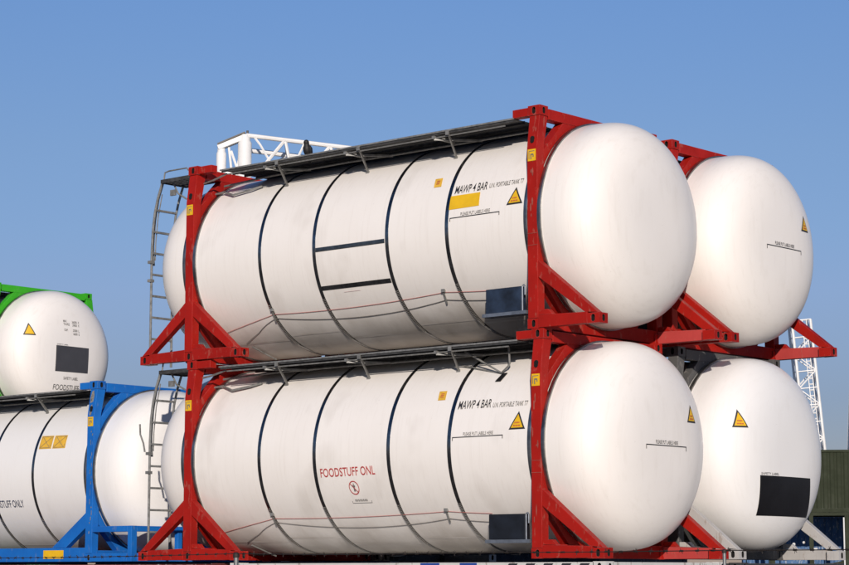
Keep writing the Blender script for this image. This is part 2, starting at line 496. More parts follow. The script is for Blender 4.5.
def casting_bm(x0, y0, z0, sx, sy):
    """corner casting; sx, sy = outward directions of its end and side faces"""
    bm = bmesh.new()
    a, b, h = 0.178, 0.162, 0.118
    xc, yc, zc = x0+a/2, y0+b/2, z0+h/2
    holed_face(bm, (xc, y0 if sy < 0 else y0+b, zc), (1 if sy < 0 else -1, 0, 0), (0, 0, 1), a, h, 0.05, 0.085)
    holed_face(bm, (x0+a if sx > 0 else x0, yc, zc), (0, sx, 0), (0, 0, 1), b, h, 0.05, 0.080)
    holed_face(bm, (xc, yc, z0+h), (1, 0, 0), (0, 1, 0), a, b, 0.11, 0.06)
    # the three plain faces
    X0, X1, Y0, Y1, Z0, Z1 = x0, x0+a, y0, y0+b, z0, z0+h
    q = [((X0,Y0,Z0),(X0,Y1,Z0),(X1,Y1,Z0),(X1,Y0,Z0))]
    yo = Y1 if sy < 0 else Y0
    q.append(((X0,yo,Z0),(X1,yo,Z0),(X1,yo,Z1),(X0,yo,Z1)))
    xo = X0 if sx > 0 else X1
    q.append(((xo,Y0,Z0),(xo,Y1,Z0),(xo,Y1,Z1),(xo,Y0,Z1)))
    for f in q: bm.faces.new([bm.verts.new(p) for p in f])
    bmesh.ops.remove_doubles(bm, verts=bm.verts, dist=1e-5)
    return bm

def arc_top(y, r):
    d = r*r-(y-YC)**2
    return ZC+math.sqrt(d) if d > 0 else None

def mir(y): return W-y

RR = 1.262     # inner edge of the frame plates

def end_frame(parent, x0, paint, face):
    """end frame filling x0..x0+0.15; face = +1 if its outer face looks to +x"""
    x1 = x0+0.15
    bm = bmesh.new()
    post = [(0, 0.118), (0, H-0.50), (0.055, H-0.118), (0.055+0.158, H-0.118), (0.135, H-0.50), (0.125, 0.118)]
    prism(bm, post, 0, x0, x1)
    prism(bm, [(mir(y), z) for y, z in post], 0, x0, x1)
    ys = [0.06+(W-0.12)*i/40 for i in range(41)]
    # top rail and bottom sill, cut back where the tank comes close
    strip(bm, [(y, max(H-0.150, (arc_top(y, RR) or 0)), H-0.022) for y in ys if 0.20 < y < W-0.20], x0+0.004, x1-0.004)
    rows = []
    for y in ys:
        if not 0.10 < y < W-0.10: continue
        d = RR*RR-(y-YC)**2
        lo = ZC-math.sqrt(d) if d > 0 else 9
        rows.append((y, 0.004, min(0.165, max(lo, 0.03))))
    strip(bm, rows, x0+0.004, x1-0.004)
    fr = link('end_frame', bm, paint, parent, bevel=0.006)
    # plates bracing the four corners, curved along the tank
    for ty in (0, 1):
        for tz in (0, 1):
            bm = bmesh.new()
            rows = []
            for i in range(21):
                y = 0.118+(0.80-0.118)*i/20
                lo = arc_top(y, RR); hi = min(1.985+y, H-0.140)
                if hi-lo < 0.002: hi = lo+0.002
                if tz: lo, hi = 2*ZC-hi, 2*ZC-lo
                rows.append((mir(y) if ty else y, lo, hi))
            strip(bm, rows, x0+0.012, x1-0.012)
            link('corner_plate', bm, paint, fr, bevel=0.004)
    # castings with the stub of the side rail behind the top ones
    for ty in (0, 1):
        for tz in (0, 1):
            cx = x0-0.012 if face < 0 else x0+0.15-0.178+0.012
            iny = 0.042 if tz else 0.012
            cy = iny if not ty else W-iny-0.162-(0.035 if tz else 0.0)
            cz = 0.0 if not tz else H-0.118
            link('corner_casting', casting_bm(cx, cy, cz, face, -1 if not ty else 1), [paint, M['hole']], fr)
            if tz:
                bm = bmesh.new()
                yy = cy+0.02
                xa, xb = (cx+0.178, cx+0.178+0.25) if face < 0 else (cx-0.25, cx)
                box(bm, xa, xb, yy, yy+0.115, H-0.112, H-0.012)
                link('rail_stub', bm, paint, fr, bevel=0.006)
    # dark slot and yellow height sticker on the near post
    bm = bmesh.new()
    tube(bm, [(x0+0.075, 0.018, H-0.405), (x0+0.075, 0.004, H-0.405)], 0.030, 14)
    tube(bm, [(x0+0.075, 0.012, H-0.435), (x0+0.075, -0.001, H-0.435)], 0.027, 14)
    link('post_slot', bm, M['hole'], fr)
    bm = bmesh.new()
    box(bm, x0+0.014, x0+0.132, -0.0035, -0.0003, H-0.675, H-0.535)
    for (a, b, c, d) in ((0.03, 0.115, 0.555, 0.562), (0.03, 0.038, 0.562, 0.65), (0.055, 0.10, 0.59, 0.605), (0.055, 0.068, 0.605, 0.655), (0.09, 0.103, 0.605, 0.63)):
        box(bm, x0+a, x0+b, -0.0060, -0.0040, H-d, H-c, 1)
    link('post_sticker', bm, [M['yellow'], M['ink_fade']], fr)
    return fr

def foot(parent, xp, d, side, paint, paler, length=0.884):
    """triangular foot from the post at xp outwards in direction d (+1/-1)"""
    ya, yb = (0.0, 0.11) if side == 0 else (W-0.11, W)
    tip = xp+d*length
    bm = bmesh.new()
    s = 0.003
    c = tip-d*0.178
    prism(bm, [(xp, 0.004), (c, 0.004), (c, 0.135), (xp+d*0.0, 0.155)], 1, ya+s, yb-s)
    ft = link('foot', bm, paler if side else paint, parent, bevel=0.005)
    bm = bmesh.new()
    prism(bm, [(xp-d*0.002, 0.80), (xp-d*0.002, 0.60), (xp+d*0.67, 0.137), (xp+d*0.86, 0.119)], 1, ya+0.007, yb-0.007)
    if d > 0: prism(bm, [(xp-d*0.002, 0.158), (xp+d*0.20, 0.150), (xp+d*0.13, 0.215), (xp-d*0.002, 0.215)], 1, ya+0.02, yb-0.02)
    link('diagonal_brace', bm, paint, ft, bevel=0.005)
    x0 = tip-0.178 if d > 0 else tip
    cy = 0.0 if side == 0 else W-0.162
    link('foot_casting', casting_bm(x0, cy, 0.0, int(d), -1 if side == 0 else 1), [paint, M['hole']], ft)
    return ft

def shell(parent, mat):
    bm = bmesh.new()
    prof = []
    for i in range(25):
        a = PI/2*i/24
        prof.append((-0.07-(head_x(R*math.sin(a)**(2/NE) if a else 0)-XS), R*math.sin(a)**(2/NE) if a else 0.0))
    xs = [-0.07+(XS+0.07)*k/16 for k in range(1, 16)]
    prof += [(x, R) for x in xs]
    for i in range(24, -1, -1):
        a = PI/2*i/24
        prof.append((head_x(R*math.sin(a)**(2/NE) if a else 0), R*math.sin(a)**(2/NE) if a else 0.0))
    N = 128
    rings = []
    for x, r in prof:
        if r < 1e-6: rings.append([bm.verts.new((x, YC, ZC))])
        else: rings.append([bm.verts.new((x, YC+r*math.cos(2*PI*k/N), ZC+r*math.sin(2*PI*k/N))) for k in range(N)])
    for p, q in zip(rings, rings[1:]):
        for k in range(N):
            j = (k+1) % N
            if len(p) == 1: bm.faces.new((p[0], q[j], q[k]))
            elif len(q) == 1: bm.faces.new((p[k], p[j], q[0]))
            else: bm.faces.new((p[k], p[j], q[j], q[k]))
    return link('tank_shell', bm, mat, parent, smooth='all')

def sheet_seams(parent, mat):
    """thin overlapping edges of the cladding sheets between the bands"""
    for x0, x1, a in ((0.21, 1.385, 62), (1.455, 2.375, 58), (2.445, 3.635, 66), (3.705, 4.615, 60), (4.685, 5.85, 64)):
        bm = bmesh.new()
        an = math.radians(a)
        z = ZC+R*math.sin(-an)
        panel(bm, on_side, ((x0, z), (x1, z), (x1, z+0.016), (x0, z+0.016)), 4, 2, 0.0022)
        link('sheet_seam', bm, mat, parent)

def hoop(parent, x, w, mat, name, r=R+0.006, t=0.010):
    bm = bmesh.new()
    N = 128
    prof = [(x-w/2, r-t), (x-w/2, r-0.002), (x-w/2+0.004, r), (x+w/2-0.004, r), (x+w/2, r-0.002), (x+w/2, r-t)]
    rings = [[bm.verts.new((px, YC+pr*math.cos(2*PI*k/N), ZC+pr*math.sin(2*PI*k/N))) for k in range(N)] for px, pr in prof]
    for i in range(len(rings)):
        p, q = rings[i], rings[(i+1) % len(rings)]
        for k in range(N): bm.faces.new((p[k], p[(k+1)%N], q[(k+1)%N], q[k]))
    return link(name, bm, mat, parent, smooth=True)

def band_spring(parent, x):
    bm = bmesh.new()
    n = 34
    for k in range(n):
        a = math.radians(-33-(66-33)*k/(n-1))
        z = ZC+R*math.sin(a)
        p = on_side(x-0.024, z, 0.012); q = on_side(x+0.024, z+0.008, 0.012)
        tube(bm, [p, q], 0.0035, 4)
    return link('band_spring', bm, M['spring'], parent)

def walkway(parent, handrail=False, rod=True):
    bm = bmesh.new()
    xa, xb = 0.62, 5.66
    z = H-0.115
    y0, y1 = 0.055, 0.93
    # three planks of grating with upturned edges
    for p in range(4):
        a = y0+p*(y1-y0)/4+0.004; b = y0+(p+1)*(y1-y0)/4-0.004
        for e in (a, b-0.005): box(bm, xa, xb, e, e+0.005, z-0.035, z+0.006)
        n = 8
        for k in range(1, n):
            yy = a+(b-a)*k/n
            box(bm, xa, xb, yy-0.0115, yy+0.0115, z-0.006, z)
    k = 0
    x = xa+0.03
    while x < xb:
        box(bm, x, x+0.016, y0+0.007, y1-0.007, z-0.0075, z-0.0045)
        x += 0.062
    deck = link('walkway', bm, M['deck'], parent)
    bm = bmesh.new()
    bar(bm, (xa-0.02, y0-0.006, z-0.002), (xb+0.01, y0-0.006, z-0.002), 0.010, 0.020)
    tube(bm, [(xa+0.1, y0+0.03, z-0.062), (xb-0.15, y0+0.03, z-0.062)], 0.009, 6)
    bar(bm, (xa-0.02, y1+0.006, z-0.012), (xb+0.01, y1+0.006, z-0.012), 0.008, 0.045)
    link('edge_rail', bm, M['galv'], deck)
    for x in (1.49, 2.95, 4.44):
        bm = bmesh.new()
        bar(bm, (x-0.05, y0, z-0.057), (x-0.05, 0.58, z-0.057), 0.04, 0.035)
        bar(bm, (x+0.19, y0+0.01, z-0.03), on_side(x, 2.285, 0.006), 0.014, 0.040)
        pass
        p = on_side(x, 2.275, 0.008)
        bar(bm, p+Vector((-0.03, 0.0, 0.0)), p+Vector((0.03, 0.0, 0.0)), 0.01, 0.035)
        bar(bm, (x-0.05, y0+0.02, z-0.08), (x+0.38, 0.50, z-0.09), 0.025, 0.025)
        box(bm, x+0.17, x+0.22, y0-0.022, y0-0.0115, z-0.060, z-0.005)
        link('walkway_bracket', bm, M['galv'], deck)
    # services pipe under the deck
    bm = bmesh.new()
    tube(bm, [(0.22, 0.50, 2.43), (1.2, 0.47, 2.46), (2.6, 0.46, 2.465), (3.5, 0.47, 2.46), (5.6, 0.47, 2.46)], 0.014, 8)
    link('service_pipe', bm, M['galv'], deck)
    if rod:
        bm = bmesh.new()
        p = [on_side(-0.02, 2.28, 0.04), on_side(0.30, 2.29, 0.05), on_side(0.55, 2.22, 0.045), on_side(0.85, 2.26, 0.045), on_side(1.0, 2.31, 0.03)]
        tube(bm, p, 0.016, 8)
        tube(bm, [(0.0, 0.20, 2.42), (0.35, 0.16, 2.45), (0.66, 0.12, 2.50)], 0.013, 8)
        link('grab_rod', bm, M['galv'], deck)
    # little landing beyond the far frame, over the ladder
    bm = bmesh.new()
    zz = H-0.10
    for k in range(9):
        box(bm, -0.66, -0.10, 0.14+k*0.055, 0.152+k*0.055, zz-0.012, zz)
    for k in range(7): box(bm, -0.66+k*0.09, -0.645+k*0.09, 0.135, 0.60, zz-0.018, zz-0.0125)
    bar(bm, (-0.67, 0.13, zz-0.008), (-0.08, 0.13, zz-0.008), 0.01, 0.05)
    bar(bm, (-0.67, 0.61, zz-0.008), (-0.08, 0.61, zz-0.008), 0.01, 0.05)
    bar(bm, (-0.67, 0.13, zz-0.008), (-0.67, 0.61, zz-0.008), 0.01, 0.05)
    land = link('landing', bm, M['deck'], parent)
    bm = bmesh.new()
    tube(bm, [(-0.62, 0.14, zz), (-0.60, 0.14, zz+0.11), (-0.52, 0.14, zz+0.125), (-0.16, 0.14, zz+0.125), (-0.12, 0.14, zz+0.09)], 0.011, 8)
    tube(bm, [(-0.55, 0.25, zz-0.02), (-0.50, 0.30, zz-0.17), (-0.45, 0.42, zz-0.24)], 0.012, 8)
    box(bm, -0.60, -0.50, 0.24, 0.27, zz-0.20, zz-0.12)
    link('landing_rail', bm, M['galv'], land)
    if handrail:
        bm = bmesh.new()
        a = Vector((5.34, 0.30, z-0.02)); b = Vector((5.33, 0.33, 2.285)); c = Vector((5.20, 0.335, 2.205)); d = Vector((4.66, 0.30, z-0.05))
        tube(bm, [a, b+Vector((0, 0, 0.03)), b+Vector((-0.02, 0, -0.005)), c, d], 0.013, 8)
        tube(bm, [c+Vector((0.03, 0.01, -0.02)), Vector((4.46, 0.47, 2.355))], 0.009, 8)
        link('folded_handrail', bm, M['galv'], deck)
        bm = bmesh.new()
        u0 = [on_side(5.22, 2.19, 0.012), on_side(5.29, 2.19, 0.012), on_side(5.25, 2.09, 0.012), on_side(5.17, 2.09, 0.012)]
        lo = [bm.verts.new(p) for p in u0]; hi = [bm.verts.new(p+Vector((0, -0.006, 0.004))) for p in u0]
        bm.faces.new(hi); bm.faces.new(lo[::-1])
        for k in range(4): bm.faces.new((lo[k], lo[(k+1)%4], hi[(k+1)%4], hi[k]))
        link('rail_tag', bm, M['black'], deck)

def ladder(parent, hook=True):
    bm = bmesh.new()
    for y in (0.235, 0.625):
        pts = [(-0.95, y, 0.02), (-0.95, y, 0.6), (-0.95, y, 1.2), (-0.95, y, 1.62), (-0.935, y, 1.92), (-0.90, y, 2.15), (-0.84, y, 2.36), (-0.745, y, 2.585)]
        tube(bm, pts, 0.017, 8)
    k = 0
    z = 0.39
    while z < 2.2:
        x = -0.95 if z < 1.7 else -0.95+(z-1.7)**2*0.25
        bar(bm, (x, 0.235, z), (x, 0.625, z), 0.03, 0.028)
        z += 0.30
    ld = link('ladder', bm, M['galv'], parent, smooth=True)
    bm = bmesh.new()
    tube(bm, [(-0.975, 0.30, 1.42), (-0.985, 0.29, 1.7), (-0.955, 0.29, 2.05), (-0.88, 0.28, 2.35), (-0.76, 0.27, 2.60)], 0.015, 6)
    tube(bm, [(-0.99, 0.335, 1.50), (-0.985, 0.335, 1.75), (-0.94, 0.33, 2.10), (-0.85, 0.32, 2.42)], 0.008, 6)
    link('ladder_cable', bm, M['galv'], ld, smooth=True)
    for z in (1.46, 1.20):
        bm = bmesh.new()
        box(bm, -0.985, -0.925, 0.19, 0.265, z-0.02, z+0.02)
        link('ladder_clamp', bm, M['galv'], ld)
    if hook:
        bm = bmesh.new()
        tube(bm, [(-0.99, 0.18, 1.48), (-1.0, 0.16, 1.60), (-1.01, 0.11, 1.72), (-1.01, 0.10, 1.86)], 0.013, 6)
        link('ladder_hook', bm, M['galv'], ld, smooth=True)
    # stays to the frame
    return ld

def ropes(parent, dz=0.0):
    for nm, mat, rad, segs in (('red_rope', M['rope_red'], 0.0030, [((0.34, .393), (1.43, .552), 0.0), ((1.43, .552), (4.42, .588), 0.035+dz), ((4.42, .588), (5.22, .548), 0.004)]),
                         ('grey_rope', M['rope_grey'], 0.0036, [((0.56, .256), (0.95, .36), 0.0), ((0.95, .36), (1.43, .505), -0.012), ((1.43, .505), (4.39, .505), 0.085), ((4.39, .505), (5.17, .45), 0.008)])):
        bm = bmesh.new()
        P = []
        for a, b, sag in segs:
            n = max(4, int((b[0]-a[0])/0.12))
            for k in range(n):
                t = k/n
                P.append(on_side(a[0]*(1-t)+b[0]*t, a[1]*(1-t)+b[1]*t+dz-sag*4*t*(1-t), 0.009))
        tube(bm, P, rad, 6)
        link(nm, bm, mat, parent, smooth=True)
    bm = bmesh.new()
    tube(bm, [on_side(0.63, 0.229, 0.03), on_side(0.664, 0.10, 0.04)], 0.011, 6)
    link('drain_rod', bm, M['galv'], parent)
    for x in (1.43, 4.40):
        bm = bmesh.new()
        a = on_side(x, 0.60+dz, 0.015); b = on_side(x-0.03, 0.47+dz, 0.02)
        bar(bm, a, b, 0.018, 0.014)
        box(bm, a.x-0.02, a.x+0.03, a.y-0.02, a.y+0.01, a.z-0.01, a.z+0.03)
        link('rope_clip', bm, M['galv'], parent)

def placard(parent, dz=0.0):
    bm = bmesh.new()
    y = 0.095
    x0, x1, z0, z1 = 5.19, 5.735, 0.235+dz, 0.53+dz
    box(bm, x0, x1, y, y+0.09, z0, z1)
    pl = link('document_box', bm, M['placard_dark'] if dz else M['placard'], parent, bevel=0.006)
    bm = bmesh.new()
    bar(bm, (x0-0.03, y+0.05, z0-0.022), (x1+0.09, y+0.05, z0-0.022), 0.17, 0.040)
    tube(bm, [(x1+0.022, y-0.005, z0-0.01), (x1+0.022, y-0.005, z1+0.0), (x1+0.045, y-0.005, z1+0.012), (x1+0.06, y-0.005, z1-0.01), (x1+0.06, y-0.005, z1-0.11)], 0.009, 6)
    bar(bm, (x0+0.3, y+0.10, z0+0.1), (x0+0.3, 0.42, z0+0.1), 0.04, 0.04)
    link('document_box_holder', bm, M['shelf'], pl)

def tank_container(loc, paint, paler, white, label, group=None, feet='red', extras=None, dz=0.0, handrail=False, hook=False, kit=True):
    t = empty('tank_container', loc, label, 'tank container', group)
    shell(t, white)
    sheet_seams(t, white)
    for x, w in ((1.42, 0.056), (2.41, 0.056), (3.67, 0.056), (4.65, 0.056)): band_spring(hoop(t, x, w, M['band'], 'steel_band'), x)
    for x, w in ((-0.024, 0.052), (0.176, 0.054), (5.882, 0.054), (6.082, 0.052)): hoop(t, x, w, M['ring'], 'end_ring', R+0.020, 0.04)
    end_frame(t, 0.0, paint, -1)
    end_frame(t, L-0.15, paint, 1)
    if feet == 'red':
        for s in (0, 1):
            fp = paler if paler is M['grey'] else paint
            foot(t, 0.0, -1, s, fp, paler)
            foot(t, 0.15, 1, s, fp, paler, 0.93)
            foot(t, L, 1, s, fp, paler)
    walkway(t, handrail)
    ladder(t, hook)
    if kit:
        ropes(t, dz)
        placard(t, dz)
    if extras: extras(t)
    return t

def sticker(parent, f, pts, mat=None, marks=True, cross=False):
    def fn(bm):
        panel(bm, f, pts, 6, 4, 0.005, 0)
        (a, b, c, d) = pts
        cx = sum(p[0] for p in pts)/4; cz = sum(p[1] for p in pts)/4
        w = (b[0]-a[0]); h = (d[1]-a[1])
        if cross:
            n = 10
            for sgn in (-1, 1):
                for i in range(n):
                    u0 = cx-w*0.36+w*0.72*i/n; u1 = u0+w*0.72/n
                    v0 = cz-sgn*h*0.38+sgn*h*0.76*i/n; v1 = v0+sgn*h*0.76/n
                    q = [f(u0, v0-0.004, 0.0085), f(u1, v1-0.004, 0.0085), f(u1, v1+0.004, 0.0085), f(u0, v0+0.004, 0.0085)]
                    bm.faces.new([bm.verts.new(p) for p in q]).material_index = 1
            bm_t = 0.006
            for (p, q) in (((-.42, -.42), (.42, -.42)), ((.42, -.42), (.42, .42)), ((.42, .42), (-.42, .42)), ((-.42, .42), (-.42, -.42))):
                u0, v0, u1, v1 = cx+p[0]*w, cz+p[1]*h, cx+q[0]*w, cz+q[1]*h
                tu, tv = (0, bm_t/2) if p[1] == q[1] else (bm_t/2, 0)
                bm.faces.new([bm.verts.new(f(*x, 0.0075)) for x in ((u0-tu, v0-tv), (u1-tu, v1-tv), (u1+tu, v1+tv), (u0+tu, v0+tv))]).material_index = 1
        elif marks:
            [panel(bm, f, ((cx-w*.22, cz+h*(v-.04)), (cx+w*.22, cz+h*(v-.04)), (cx+w*.22, cz+h*(v+.04)), (cx-w*.22, cz+h*(v+.04))), 2, 1, 0.0075, 2) for v in (-.15, .02, .18)]
    return lettering('sticker', parent, [mat or M['orange'], M['ink_fade'], M['redink']], fn)

def side_writing(t, z0, yellow=False):
    """the lettering common to both front tanks, z0 = its small vertical shift"""
    x = 4.68
    lettering('lettering', t, [M['ink']], lambda bm: (
        text(bm, on_side, 'MAWP 4 BAR', x+0.045, x+0.555, 1.742+z0, 1.842+z0)))
    lettering('lettering', t, [M['ink_fade']], lambda bm: text(bm, on_side, 'U.N. PORTABLE TANK T7', x+0.585, x+1.11, 1.755+z0*0.5, 1.812+z0*0.5))
    lettering('lettering', t, [M['ink_fade']], lambda bm: text(bm, on_side, 'PLEASE PUT LABELS HERE', x+0.19, x+0.65, 1.452, 1.492))
    lettering('label_mark', t, [M['ink']], lambda bm: bracket_line(bm, on_side, x+0.02, x+0.80, 1.437))

def extras_upper(t):
    scrapes(t, 5)
    side_writing(t, 0.0)
    lettering('yellow_patch', t, [M['yellow']], lambda bm: panel(bm, on_side, ((4.675, 1.545), (5.15, 1.548), (5.14, 1.718), (4.66, 1.718)), 6, 8, 0.005))
    warning_triangle(t, on_side, 5.70, 1.502, 0.245, 0.212)
    sticker(t, on_side, ((4.345, 1.872), (4.465, 1.872), (4.44, 1.99), (4.32, 1.99)))
    # heater panel bars between the second and third band
    for z in (1.272, 0.79):
        bm = bmesh.new()
        panel(bm, on_side, ((2.445, z-0.026), (3.635, z-0.026), (3.635, z+0.026), (2.445, z+0.026)), 2, 4, 0.007)
        link('panel_bar', bm, M['band'], t)
    # faded small label under the lower bar
    lettering('lettering', t, [M['pinkink']], lambda bm: text(bm, on_side, 'x x xx xxxxx', 2.75, 3.1, 0.70, 0.735) if False else panel(bm, on_side, ((2.80, 0.716), (3.08, 0.716), (3.08, 0.721), (2.80, 0.721)), 3, 1, 0.006))

def extras_lower(t):
    scrapes(t, 11)
    side_writing(t, 0.035)
    warning_triangle(t, on_side, 5.685, 1.495, 0.245, 0.215)
    sticker(t, on_side, ((4.36, 1.905), (4.48, 1.905), (4.455, 2.02), (4.335, 2.02)))
    lettering('lettering', t, [M['redink']], lambda bm: text(bm, on_side, 'FOODSTUFF ONL', 2.50, 3.43, 1.03, 1.135, dv=0.012))
    def symbol(bm):
        cx, cz, r = 3.03, 0.888, 0.085
        N = 40
        for r0, r1 in ((r, r-0.012),):
            for k in range(N):
                a, b = 2*PI*k/N, 2*PI*(k+1)/N
                q = [(cx+r0*math.cos(a), cz+r0*math.sin(a)), (cx+r0*math.cos(b), cz+r0*math.sin(b)), (cx+r1*math.cos(b), cz+r1*math.sin(b)), (cx+r1*math.cos(a), cz+r1*math.sin(a))]
                bm.faces.new([bm.verts.new(on_side(u, v, 0.006)) for u, v in q])
        c, s = math.cos(math.radians(135)), math.sin(math.radians(135))
        n = 10
        for i in range(n):
            t0 = -r+2*r*i/n; t1 = -r+2*r*(i+1)/n
            q = [(cx+c*t0-s*0.005, cz+s*t0+c*0.005), (cx+c*t1-s*0.005, cz+s*t1+c*0.005), (cx+c*t1+s*0.005, cz+s*t1-c*0.005), (cx+c*t0+s*0.005, cz+s*t0-c*0.005)]
            bm.faces.new([bm.verts.new(on_side(u, v, 0.0085)) for u, v in q])
        # the crossed-out figure
        for (u0, u1, v0, v1) in ((-0.012, 0.012, -0.045, 0.005), (-0.02, 0.02, 0.008, 0.03), (-0.008, 0.008, 0.035, 0.052)):
            panel(bm, on_side, ((cx+u0, cz+v0), (cx+u1, cz+v0), (cx+u1, cz+v1), (cx+u0, cz+v1)), 2, 2, 0.0050, 1)
    lettering('prohibition_symbol', t, [M['redink'], M['ink_fade']], symbol)
    lettering('label_mark', t, [M['ink_fade']], lambda bm: (
        [panel(bm, on_side, ((2.96+k*0.027, 0.722), (2.975+k*0.027, 0.722), (2.975+k*0.027, 0.748), (2.96+k*0.027, 0.748)), 1, 1, 0.006) for k in range(1, 9)],
        panel(bm, on_side, ((2.93, 0.700), (3.26, 0.700), (3.26, 0.705), (2.93, 0.705)), 3, 1, 0.006),
        panel(bm, on_side, ((2.93, 0.700), (2.936, 0.700), (2.936, 0.73), (2.93, 0.73)), 1, 1, 0.006),
        panel(bm, on_side, ((3.254, 0.700), (3.26, 0.700), (3.26, 0.73), (3.254, 0.73)), 1, 1, 0.006)))
    # near head
    lettering('label_mark', t, [M['ink']], lambda bm: bracket_line(bm, on_head, 0.86, 1.68, 1.312, 0.05))
    lettering('lettering', t, [M['ink_fade']], lambda bm: text(bm, on_head, 'PLEASE PUT LABELS HERE', 1.05, 1.50, 1.330, 1.372))
    warning_triangle(t, on_head, 1.83, 1.610, 0.215, 0.215)

def extras_second_upper(t):
    lettering('label_mark', t, [M['ink']], lambda bm: bracket_line(bm, on_head, 0.88, 1.71, 1.315, 0.05))
    lettering('lettering', t, [M['ink_fade']], lambda bm: text(bm, on_head, 'PLEASE PUT LABELS HERE', 1.07, 1.53, 1.335, 1.377))
    warning_triangle(t, on_head, 1.85, 1.590, 0.22, 0.215)

def extras_second_lower(t):
    warning_triangle(t, on_head, 0.325, 1.622, 0.20, 0.225)
    lettering('placard_panel', t, [M['black']], lambda bm: panel(bm, on_head, ((0.645, 0.545), (1.80, 0.540), (1.745, 1.035), (0.60, 1.040)), 16, 10, 0.006))
    lettering('lettering', t, [M['ink_fade']], lambda bm: text(bm, on_head, 'SAFETY LABEL', 0.62, 0.98, 1.050, 1.078))

def extras_green(t):
    warning_triangle(t, on_head, 0.335, 1.615, 0.22, 0.235, False)
    lettering('placard_panel', t, [M['darkgrey']], lambda bm: panel(bm, on_head, ((0.865, 0.965), (1.66, 0.970), (1.67, 1.455), (0.875, 1.460)), 12, 10, 0.006))
    def fn(bm):
        for s, u0, u1, z in (('MAX.', 1.045, 1.13, 1.915), ('TARE', 1.045, 1.19, 1.855), ('36000', 1.25, 1.37, 1.905), ('3900', 1.26, 1.37, 1.845), ('CAP.', 1.06, 1.15, 1.745), ('25000', 1.27, 1.38, 1.745), ('6600', 1.28, 1.38, 1.680), ('K', 1.405, 1.43, 1.905), ('K', 1.405, 1.43, 1.845), ('L', 1.405, 1.43, 1.745), ('G', 1.405, 1.43, 1.68)):
            text(bm, on_head, s, u0, u1, z, z+0.045)
        text(bm, on_head, 'SAFETY LABEL', 0.89, 1.16, 1.472, 1.492)
        text(bm, on_head, 'SAFETY LABEL', 1.07, 1.42, 0.820, 0.872)
    lettering('lettering', t, [M['ink_fade']], fn)
    lettering('lettering', t, [M['ink_fade']], lambda bm: text(bm, on_head, 'FOODSTUFF ONLY', 0.86, 1.80, 0.62, 0.72))

def extras_blue(t):
    lettering('lettering', t, [M['blueink']], lambda bm: text(bm, on_side, 'FOODSTUFF ONLY', 3.50, 4.35, 0.835, 0.94))
    sticker(t, on_side, ((4.72, 1.695), (5.01, 1.693), (4.985, 1.893), (4.70, 1.898)), cross=True)
    sticker(t, on_side, ((5.04, 1.692), (5.335, 1.690), (5.31, 1.887), (5.015, 1.892)), cross=True)
    p = M['blue']
    rnd = random.Random(3)
    z = 0.05
    while z < H-0.75:
        h = rnd.uniform(0.02, 0.10); x = L-0.15+rnd.uniform(0.075, 0.125); w = rnd.uniform(0.006, 0.020)
        if rnd.random() < 0.75:
            pts = [(x, z), (x+w, z+h*rnd.uniform(0, 0.3)), (x+w*rnd.uniform(0.6, 1.3), z+h), (x+w*rnd.uniform(-0.3, 0.4), z+h*rnd.uniform(0.7, 0.95))]
            bm = bmesh.new()
            bm.faces.new([bm.verts.new((a, -0.0022, b)) for a, b in pts])
            link('scraped_paint', bm, M['scrape'], t)
        z += h*rnd.uniform(0.9, 2.2)
    for a0, b0, w, h in ((0.030, H-0.33, 0.075, 0.19), (0.045, H-0.52, 0.05, 0.17)):
        pts = [(L-0.15+a0, b0), (L-0.15+a0+w*0.8, b0+0.02), (L-0.15+a0+w, b0+h*0.6), (L-0.15+a0+w*0.7, b0+h), (L-0.15+a0+w*0.15, b0+h*0.9), (L-0.15+a0-0.008, b0+h*0.4)]
        f = (lambda z: max(0.0, (z-(H-0.50))/(0.50-0.118)*0.055)-0.0025)
        bm = bmesh.new()
        bm.faces.new([bm.verts.new((a, f(b), b)) for a, b in pts])
        link('scraped_paint', bm, M['scrape'], t)
    # long bottom sill with diagonal braces inside and a box-shaped foot outside the near end
    for s in (0, 1):
        ya, yb = (0.0, 0.12) if s == 0 else (W-0.12, W)
        bm = bmesh.new()
        box(bm, 0.15, L-0.15, ya+0.004, yb-0.004, 0.0, 0.205)
        sill = link('bottom_sill', bm, p, t, bevel=0.006)
        if s == 0:
            bm = bmesh.new(); box(bm, 4.96, 5.42, -0.004, 0.003, 0.045, 0.170)
            link('yellow_plate', bm, M['yellow'], sill)
        bm = bmesh.new()
        prism(bm, [(L-0.152, 0.72), (L-0.152, 0.50), (L-0.60, 0.207), (L-0.92, 0.207)], 1, ya+0.012, yb-0.012)
        link('diagonal_brace', bm, p, sill, bevel=0.005)
        bm = bmesh.new()
        prism(bm, [(0.152, 0.72), (0.152, 0.50), (0.60, 0.207), (0.92, 0.207)], 1, ya+0.012, yb-0.012)
        link('diagonal_brace', bm, p, sill, bevel=0.005)
    for xe, d in ((L, 1), (0.0, -1)):
        bm = bmesh.new()
        tip = xe+d*0.884
        for ya in (0.0, W-0.11):
            bar(bm, (xe, ya+0.055, 0.060), (tip-d*0.10, ya+0.055, 0.060), 0.11, 0.12)
            bar(bm, (xe, ya+0.055, 0.47), (tip-d*0.10, ya+0.055, 0.47), 0.10, 0.085)
            bar(bm, (tip-d*0.05, ya+0.055, 0.0), (tip-d*0.05, ya+0.055, 0.513), 0.105, 0.085)
        bar(bm, (tip-d*0.05, 0.11, 0.060), (tip-d*0.05, W-0.11, 0.060), 0.098, 0.118)
        bar(bm, (tip-d*0.05, 0.11, 0.47), (tip-d*0.05, W-0.11, 0.47), 0.08, 0.083)
        for y in (0.95, 1.55):
            bar(bm, (tip-d*0.05, y, 0.12), (tip-d*0.05, y, 0.428), 0.08, 0.08)
        link('end_foot_frame', bm, p, t, bevel=0.005)

